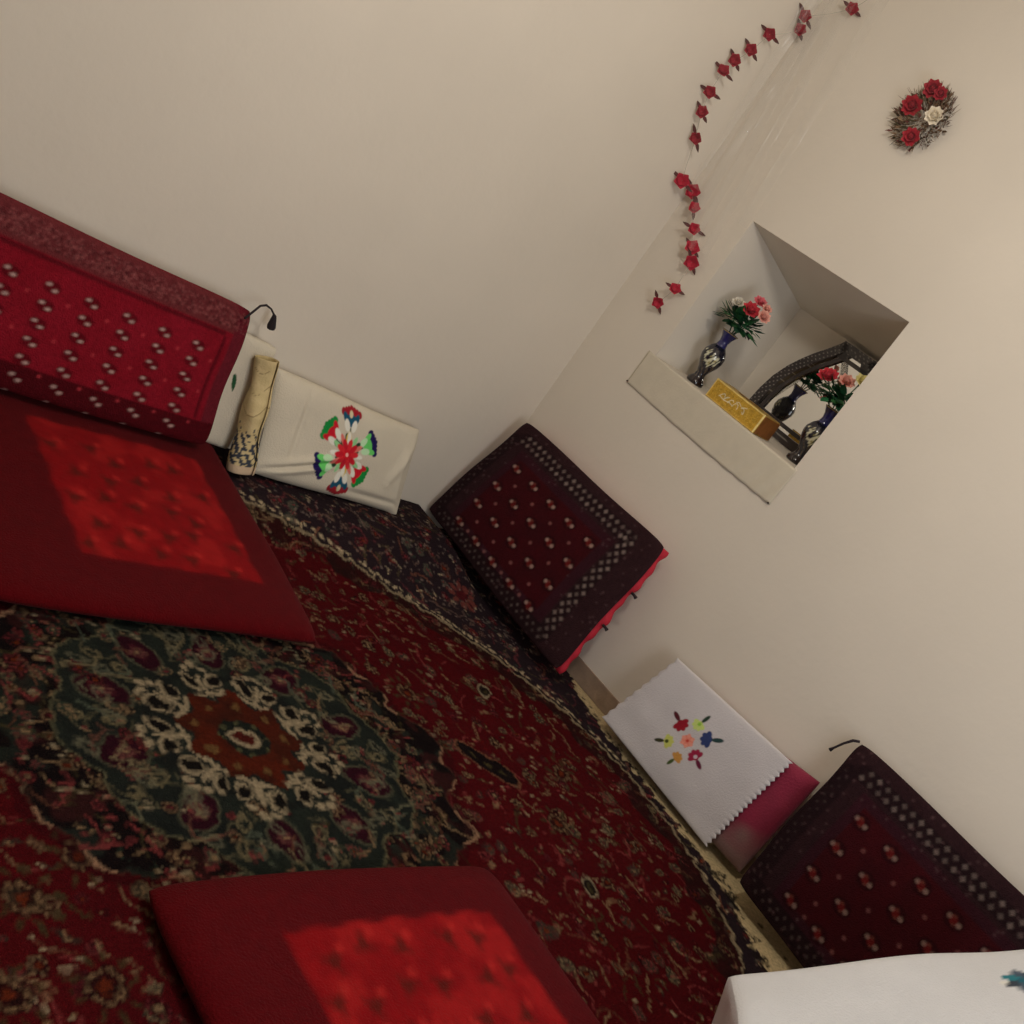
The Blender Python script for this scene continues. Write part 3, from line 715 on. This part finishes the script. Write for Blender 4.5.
ceramic = material('dark_glazed_ceramic', attr=True, rough=.18, coat=.5)
def vase(x, y, label):
    root = empty('vase', (x, y, 1.068), label, 'vase', 'pair of dark vases in the niche')
    prof = [(.030, 0), (.034, .004), (.033, .014), (.021, .030), (.018, .045), (.024, .062), (.036, .085), (.043, .108), (.042, .128), (.032, .148), (.020, .162), (.017, .178), (.021, .195), (.030, .212), (.033, .218), (.029, .2185), (.018, .200), (.014, .18)]
    # densify
    pr = []
    for (a_, b_) in zip(prof[:-1], prof[1:]):
        for k in range(3): t = k/3; pr.append((a_[0]*(1-t)+b_[0]*t, a_[1]*(1-t)+b_[1]*t))
    pr.append(prof[-1])
    def cf(t, z):
        if z > .16: return (36, 38, 92)
        for cz, ct, rr in ((.112, 3.5, .026), (.108, 4.15, .022), (.125, 3.05, .018), (.09, 3.8, .015), (.112, .5, .025)):
            d = math.hypot((t-ct)*.042, z-cz)
            if d < rr*.85 and math.sin(d*620+9*t+z*300) > -.05: return (206, 204, 176) if d > .006 else (150, 140, 90)
        if z < .03: return (34, 24, 26)
        if z < .09 and math.sin(t*9+z*140) > .75: return (92, 80, 66)
        return (26, 26, 40)
    m = MB(); m.lathe(pr, (x, y, 1.068), (24, 26, 44), 56, colf=cf); m.build('body', ceramic, root)
    m = MB(); pts = [(x+.031*math.cos(k*math.pi/8), y+.031*math.sin(k*math.pi/8), 1.068+.2165) for k in range(17)]
    m.tube(pts, .0025, (150, 130, 80), 6); m.build('rim', ceramic, root)
    return root
petals = material('cloth_petals', attr=True, rough=.75, sheen=.1)
leaves_m = material('cloth_leaves', attr=True, rough=.7)
def rose_mb(ctr, axis, r, col, tip, seed=0, layers=3):
    m = MB(); ax = Vector(axis).normalized(); u = ax.cross(Vector((.3, .2, 1))).normalized(); w = ax.cross(u); rr = random.Random(seed); c0 = Vector(ctr)
    for ly in range(layers):
        n = 4+ly*2; sp = .25+.75*ly/(max(1, layers-1))
        for k in range(n):
            a_ = 2*math.pi*(k+.5*ly)/n+rr.uniform(-.15, .15); d = (u*math.cos(a_)+w*math.sin(a_))
            dirn = (d*sp+ax*(1.15-sp)).normalized(); L = r*(.75+.35*sp)
            m.petal(c0-ax*r*.35, dirn, ax*1.0+d*-.3*(1-sp), L, r*1.05, r*.28, col, tip)
    # tight heart
    m.lathe([(.001, -.4*r), (.30*r, -.2*r), (.36*r, .1*r), (.26*r, .34*r), (.04*r, .42*r)], (0, 0, 0), np.array(col)*.85, 10)
    k = 5*10; vv = [Vector(q) for q in m.v[-k:]]; m.v[-k:] = [tuple(c0+u*q.x+w*q.y+ax*q.z) for q in vv]
    return m
def bouquet(x, y, z, roses, label, seed):
    root = empty('artificial_bouquet', (x, y, z), label, 'flowers'); rr = random.Random(seed)
    m = MB(); hub = Vector((x, y, z-.03))
    for (p_, r_, col, tip) in roses: m.tube([hub, (hub+Vector(p_))/2+Vector((0, 0, .01)), Vector(p_)], .0022, (30, 76, 40), 6)
    m.build('stems', leaves_m, root)
    m = MB()
    for k in range(130):
        a_ = rr.uniform(0, 6.28); el = rr.uniform(-.25, 1.0); R0 = rr.uniform(.02, .072)
        d = Vector((math.cos(a_)*math.cos(el), math.sin(a_)*math.cos(el), math.sin(el)))
        b_ = Vector((x, y, z+.032))+Vector((d.x*R0*.8, d.y*R0*1.15, d.z*R0*.75))
        if (b_.y+.03*d.y) > -.345: continue
        g = rr.choice(((24, 92, 56), (34, 112, 66), (18, 70, 46), (52, 118, 60)))
        m.petal(b_, d+Vector((0, 0, rr.uniform(-.5, .3))), Vector((0, 0, 1)) if abs(d.z) < .8 else Vector((1, 0, 0)), rr.uniform(.026, .042), rr.uniform(.022, .032), -.006, g, np.array(g)*.8, 3)
    m.build('leaves', leaves_m, root)
    for i, (p_, r_, col, tip) in enumerate(roses):
        ax = Vector(p_)-Vector((x, y, z-.02)); ax = ax.normalized()+Vector((-.8, -.5, .2))
        o = rose_mb(p_, ax, r_, col, tip, seed+i).build('rose', petals, root)
    return root
RR = ((190, 30, 50), (206, 48, 62)); PK = ((226, 150, 136), (236, 176, 158)); WR = ((222, 214, 196), (232, 226, 212)); YL = ((224, 208, 120), (236, 226, 160)); HP = ((222, 92, 108), (232, 120, 128))
vase(.10, -.452, 'dark vase with white flower decoration standing at the left end of the niche')
vase(.15, -.938, 'dark vase with white flower decoration at the right end of the niche before the mirror')
bouquet(.10, -.455, 1.29, [((.08, -.415, 1.388), .025, *WR), ((.07, -.484, 1.392), .033, *RR), ((.07, -.545, 1.398), .025, *PK), ((.11, -.468, 1.432), .026, *HP), ((.10, -.515, 1.425), .020, *PK)],
        'artificial flowers in white, red and pink in the left vase', 4)
bouquet(.15, -.935, 1.285, [((.12, -.855, 1.365), .036, *RR), ((.12, -.925, 1.385), .030, *PK), ((.13, -.965, 1.415), .028, *YL), ((.20, -.86, 1.30), .026, *HP)],
        'artificial flowers in red, peach and yellow in the right vase', 9)

# gilt tissue box
root = empty('tissue_box', (.08, -.69, 1.068), 'gold embossed tissue box with silvery writing on the niche sill', 'tissue box')
gold = material('gold_foil', attr=True, rough=.38, metal=.55, bump=.5, bscale=160, mottle=.15, mscale=60)
bx0, bx1, by0, by1, bz0, bz1 = .030, .145, -.567, -.812, 1.0685, 1.142
wd, ht = by0-by1, bz1-bz0
c = Canvas(wd, ht, .0012, (206, 166, 62)); c.rect(0, 0, wd, .0045, (238, 210, 128)); c.rect(0, ht-.006, wd, ht, (240, 214, 130)); c.rect(0, 0, .006, ht, (240, 214, 134)); c.rect(wd-.006, 0, wd, ht, (244, 222, 150))
rr = random.Random(2)
for _ in range(220): c.ell(rr.uniform(.01, wd-.01), rr.uniform(.01, ht-.01), .0025, .0018, rr.choice(((176, 136, 40), (224, 190, 90))), rr.random()*3, a=.7)
# flowing script, silver
SV = (236, 232, 206)
for (x, st) in ((.060, 0), (.083, 1), (.104, 2), (.128, 3), (.160, 4)):
    pts = [(x+.011*math.cos(q*.6+st)-.0*q, .036+.009*math.sin(q*.9+st*1.7)+.002*st*0) for q in range(7)]
    c.line(pts, .0026, SV)
c.line([(.050, .030), (.075, .026), (.10, .031), (.118, .028)], .0026, SV); c.line([(.122, .047), (.132, .052), (.146, .046)], .0022, SV); c.line([(.150, .044), (.172, .052)], .0024, SV)
ns, nt2 = 190, 60; vs = []; cs = []; fc = []
for j in range(nt2+1):
    for i in range(ns+1):
        S_ = i/ns; T_ = j/nt2; ed = min(S_*wd, (1-S_)*wd, T_*ht, (1-T_)*ht); vs.append((bx0+.004*math.exp(-ed/.0016)+(0 if ed < .006 else .0012), by0-S_*wd, bz0+T_*ht))
Sg, Tg = np.meshgrid(np.linspace(0, 1, ns+1), np.linspace(0, 1, nt2+1)); cs = c.sample(Sg, Tg).reshape(-1, 3)
for j in range(nt2):
    for i in range(ns): k = j*(ns+1)+i; fc.append((k, k+1, k+ns+2, k+ns+1))
mesh_obj('front_panel', vs, fc, gold, root, True, cs)
m = MB(); m.box((bx0+.004, by1, bz0), (bx1, by0, bz1), (206, 168, 76)); o = m.build('carton', gold, root, False)
bv = o.modifiers.new('bevel', 'BEVEL'); bv.width = .003; bv.segments = 2
brown = material('brown_card', (134, 82, 36), rough=.5, mottle=.25, mscale=30, metal=.2)
m = MB(); m.box((bx0+.008, by1-.0035, bz0+.004), (bx1-.004, by1, bz1-.004)); tag(m.build('end_flap', brown, root, False), 'brown end flap')
m = MB(); m.lathe([(.028, 0), (.030, .001), (.028, .002)], (0, 0, 0), (150, 110, 40), 24); m.v = [(.088+q[0]*.7, -.69+q[1]*1.8, bz1+q[2]) for q in m.v]; m.build('slot_rim', gold, root)

# mirror: dark inlaid frame, curved shoulders, standing against the back of the niche
root = empty('wall_mirror', (.40, -.74, 1.069), 'dark framed mirror with curved shoulders standing at the back of the niche', 'mirror')
outer_h = [(.243, 0), (.244, .05), (.240, .11), (.228, .175), (.205, .235), (.180, .280), (.150, .325), (.118, .365), (.088, .405), (.078, .425)]
def outline(k, top):
    hf = [(y_*k[0], z_*k[1]) for y_, z_ in outer_h]
    hf[-1] = (hf[-1][0], top)
    L_ = [(-.741+y_, 1.0695+z_) for y_, z_ in hf]; R2 = [(-.741-y_, 1.0695+z_) for y_, z_ in hf[::-1]]
    return L_+R2
def ring_mesh(A, B, x_f, x_b, col, name, mat):
    vs = []; fc = []; n = len(A)
    for Lp, xx in ((A, x_f), (B, x_f-.000), (A, x_b), (B, x_b)):
        vs += [(xx, y_, z_) for y_, z_ in Lp]
    for i in range(n):
        j = (i+1) % n
        fc += [(i, j, n+j, n+i), (i, 2*n+i, 2*n+j, j), (n+i, n+j, 3*n+j, 3*n+i), (2*n+i, 3*n+i, 3*n+j, 2*n+j)]
    return vs, fc
def densify(L_, k=8):
    o_ = []
    for i in range(len(L_)):
        a_, b_ = L_[i], L_[(i+1) % len(L_)]
        for q in range(k): o_.append((a_[0]+(b_[0]-a_[0])*q/k, a_[1]+(b_[1]-a_[1])*q/k))
    return o_
frame_m = material('inlaid_dark_frame', attr=True, rough=.35, coat=.3)
def inset(L_, d):
    c_ = np.array((-.741, 1.26)); out = []
    n = len(L_)
    for i in range(n):
        a_ = np.array(L_[(i-1) % n]); b_ = np.array(L_[(i+1) % n]); t_ = (b_-a_)/np.linalg.norm(b_-a_); nn = np.array((t_[1], -t_[0]))
        p_ = np.array(L_[i])
        if np.dot(nn, c_-p_) < 0: nn = -nn
        out.append(tuple(p_+nn*d))
    return out
O1 = densify(outline((1, 1), .425)); lean = lambda vs: [(x_+.045*(z_-1.0695)-.012, y_, z_) for x_, y_, z_ in vs]
O2 = inset(O1, .036); O3 = inset(O1, .046); O4 = inset(O1, .062)
def frame_cols(vs, dots):
    cs = []
    for k, q in enumerate(vs):
        h_ = math.sin(q[1]*310)*math.sin(q[2]*290)
        cs.append(lin((150, 146, 138)) if (dots and h_ > .72) else lin((52, 44, 44)))
    return np.array(cs)
def multi(A, B, k):  # concentric loops for inlay detail
    return [[(a_[0]+(b_[0]-a_[0])*q/k, a_[1]+(b_[1]-a_[1])*q/k) for a_, b_ in zip(A, B)] for q in range(k+1)]
O1d = densify(outline((1, 1), .425), 26); O2d = inset(O1d, .036)
loops = multi(O1d, O2d, 9); n = len(O1d); vs = []; fc = []
for L_ in loops: vs += [(.400, y_, z_) for y_, z_ in L_]
for r_ in range(9):
    for i in range(n): j = (i+1) % n; fc.append((r_*n+i, r_*n+j, (r_+1)*n+j, (r_+1)*n+i))
b0 = len(vs); vs += [(.418, y_, z_) for y_, z_ in O1d]; vs += [(.418, y_, z_) for y_, z_ in O2d]
for i in range(n):
    j = (i+1) % n; fc += [(i, b0+i, b0+j, j), (9*n+i, 9*n+j, b0+n+j, b0+n+i), (b0+i, b0+n+i, b0+n+j, b0+j)]
mesh_obj('frame', lean(vs), fc, frame_m, root, False, frame_cols(vs, True))
O3d = inset(O1, .047); O4d = inset(O1, .062)
vs, fc = ring_mesh(O3d, O4d, .404, .412, None, '', None)
mesh_obj('inner_frame', lean(vs), fc, frame_m, root, False, frame_cols(vs, False))
glass = material('mirror_silver', (228, 228, 224), rough=.03, metal=1.0)
O2g = inset(O1, .030); vs = [(.413, y_, z_) for y_, z_ in O2g]; fc = [tuple(range(len(vs)))]
nn_ = len(vs); vs += [(.416, y_, z_) for y_, z_ in O2g]; fc.append(tuple(range(nn_, 2*nn_))[::-1]); fc += [(i, (i+1) % nn_, nn_+(i+1) % nn_, nn_+i) for i in range(nn_)]
o = mesh_obj('mirror_glass', lean(vs), fc, glass, root, False)

# ------------------------------------------------------------------ dried bouquet on the wall
root = empty('wall_bouquet', (-.02, -.62, 2.17), 'round dried bouquet of red roses and one white rose hung on the right wall', 'flowers')
rr = random.Random(12); m = MB()
for k in range(800):
    a_ = rr.uniform(0, 6.28); R0 = .092*math.sqrt(rr.random()); y = -.636+R0*math.cos(a_)*.95; z = 2.172+R0*math.sin(a_)*1.1
    d = Vector((-rr.uniform(.2, 1.2), .8*math.cos(a_)+rr.uniform(-.5, .5), .8*math.sin(a_)+rr.uniform(-.5, .5))).normalized()
    p0 = Vector((-.006-rr.random()*.02, y, z)); L = rr.uniform(.014, .034)
    colr = rr.choice(((96, 72, 54), (124, 98, 74), (76, 70, 48), (140, 116, 90), (104, 56, 50)))
    if k % 3: m.tube([p0, p0+d*L*.5, p0+d*L+Vector((0, 0, .003))], [.0011, .0009, .0004], colr, 4)
    else: m.petal(p0, d, Vector((-1, 0, .2)), L*.8, .008, .003, colr, None, 2)
m.build('twigs', material('dried_twigs', attr=True, rough=.9), root)
for (y, z, r_, cc_) in ((-.590, 2.188, .033, ((150, 24, 38), (172, 40, 50))), (-.616, 2.258, .030, ((146, 28, 42), (166, 44, 54))), (-.658, 2.104, .029, ((156, 24, 40), (178, 44, 56))), (-.680, 2.190, .029, ((232, 218, 190), (240, 228, 206))), (-.650, 2.256, .022, ((150, 30, 44), (170, 44, 56)))):
    o = rose_mb((-.042, y, z), (-1, -.35, -.15), r_, *cc_, seed=int(z*1000)).build('rose', petals, root)
    if cc_[0][0] > 200: o['label'] = 'cream white rose'

# ------------------------------------------------------------------ garland of red blossoms and clear plastic streamers
FL = [(852,9,'R',-.154,2.377),(805,16,'L',-.063,2.286),(800,30,'L',-.043,2.244),(770,34,'L',-.159,2.162),(751,50,'L',-.192,2.083),(735,60,'L',-.230,2.023),
      (724,72,'L',-.248,1.972),(710,92,'L',-.242,1.894),(702,112,'L',-.218,1.829),(696,138,'L',-.167,1.753),(682,181,'L',-.098,1.613),(693,191,'R',-.042,1.609),
      (694,208,'R',-.091,1.562),(694,229,'R',-.147,1.503),(692,248,'R',-.190,1.446),(692,262,'R',-.227,1.406),(675,289,'R',-.235,1.297),(658,302,'R',-.207,1.225)]
root = empty('flower_garland', (-.05, -.05, 2.4), 'drooping garland of small red blossoms strung across the room corner', 'garland')
m = MB(); pts = []
for (px, py, sd, q, z) in FL: pts.append((-.03, q, z) if sd == 'R' else (q, -.03, z))
P3 = [Vector((-.02, -.20, 2.47))]+[Vector(p_) for p_ in pts]; fine = []
for i in range(len(P3)-1):
    for k in range(5):
        t = k/5; p_ = P3[i].lerp(P3[i+1], t); fine.append(p_+Vector((0, 0, -.006*math.sin(math.pi*t))))
fine.append(P3[-1])
nylon = material('clear_nylon', (205, 198, 182), rough=.3, alpha=.55)
m.tube(fine, .0008, (205, 198, 182), 5); m.build('string', nylon, root)
for i, p_ in enumerate(pts):
    rr = random.Random(40+i); m = MB(); c0 = Vector(p_); big = (.030 if i in (10, 11, 14, 15) else .024)
    ax = Vector((-.75, -.6, rr.uniform(-.3, .4))); u = ax.cross(Vector((0, 0, 1))).normalized(); w = ax.normalized().cross(u)
    col = (176, 34, 56) if i > 9 else (150, 44, 54)
    for ly in range(2):
        for k in range(5):
            a_ = 2*math.pi*(k+.5*ly)/5+rr.random()*.4; d = u*math.cos(a_)+w*math.sin(a_)
            m.petal(c0, d+ax.normalized()*(.15+.5*(1-ly)), ax, big*(1.0 if ly else .8), big*1.15, .005, col, np.array(col)*1.05, 3)
    f_ = m.build('blossom', petals, root); tag(f_)
    a_ = rr.uniform(1.5, 3.2); sc_ = .9+.5*rr.random()
    for s_ in (0, math.pi):
        m = MB(); d = u*math.cos(a_+s_)+w*math.sin(a_+s_)
        m.petal(c0+d*big*.6, d, ax, .026*sc_, .012, .003, (104, 44, 44), (74, 50, 44), 3)
        lf = m.build('leaf', leaves_m, None); lf.parent = f_; lf.matrix_parent_inverse = Matrix.Identity(4); lf.location = (0, 0, 0)

root = empty('plastic_streamers', (-.03, -.15, 1.5), 'clear plastic streamers hanging down the corner beside the red garland', 'streamers')
film = material('clear_film', (225, 220, 210), rough=.12, alpha=.10, spec=.8, coat=.3)
strips = [(('R', -.235), ('R', -.325), 2.62, 1.60, .045), (('R', -.12), ('R', -.26), 2.62, 1.45, .04), (('R', -.05), ('R', -.20), 2.62, 1.38, .035), (('L', -.05), ('R', -.12), 2.62, 1.50, .035), (('L', -.12), ('R', -.05), 2.60, 1.62, .04)]
def wallpt(sd, q): return np.array((-.045, q)) if sd == 'R' else np.array((q, -.045))
for k, (a_, b_, zt, zb_, w_) in enumerate(strips):
    A_ = wallpt(*a_); B_ = wallpt(*b_); vs = []; fc = []; n_ = 30
    for j in range(n_+1):
        t = j/n_; c_ = A_*(1-t)+B_*t; z = zt+(zb_-zt)*t
        dirw = np.array((0, 1.)) if a_[0] == 'R' else np.array((.8, -.6))
        for i in range(5):
            q = (i/4-.5)*w_; off = .006*math.sin(i*1.9+t*8+k)+.003*math.sin(t*22+k)
            p_ = c_+dirw*q+np.array((-.7, -.5))*off; p_ = np.minimum(p_, -.012); vs.append((p_[0], p_[1], z))
    for j in range(n_):
        for i in range(4): q = j*5+i; fc.append((q, q+1, q+6, q+5))
    mesh_obj('streamer', vs, fc, film, root)
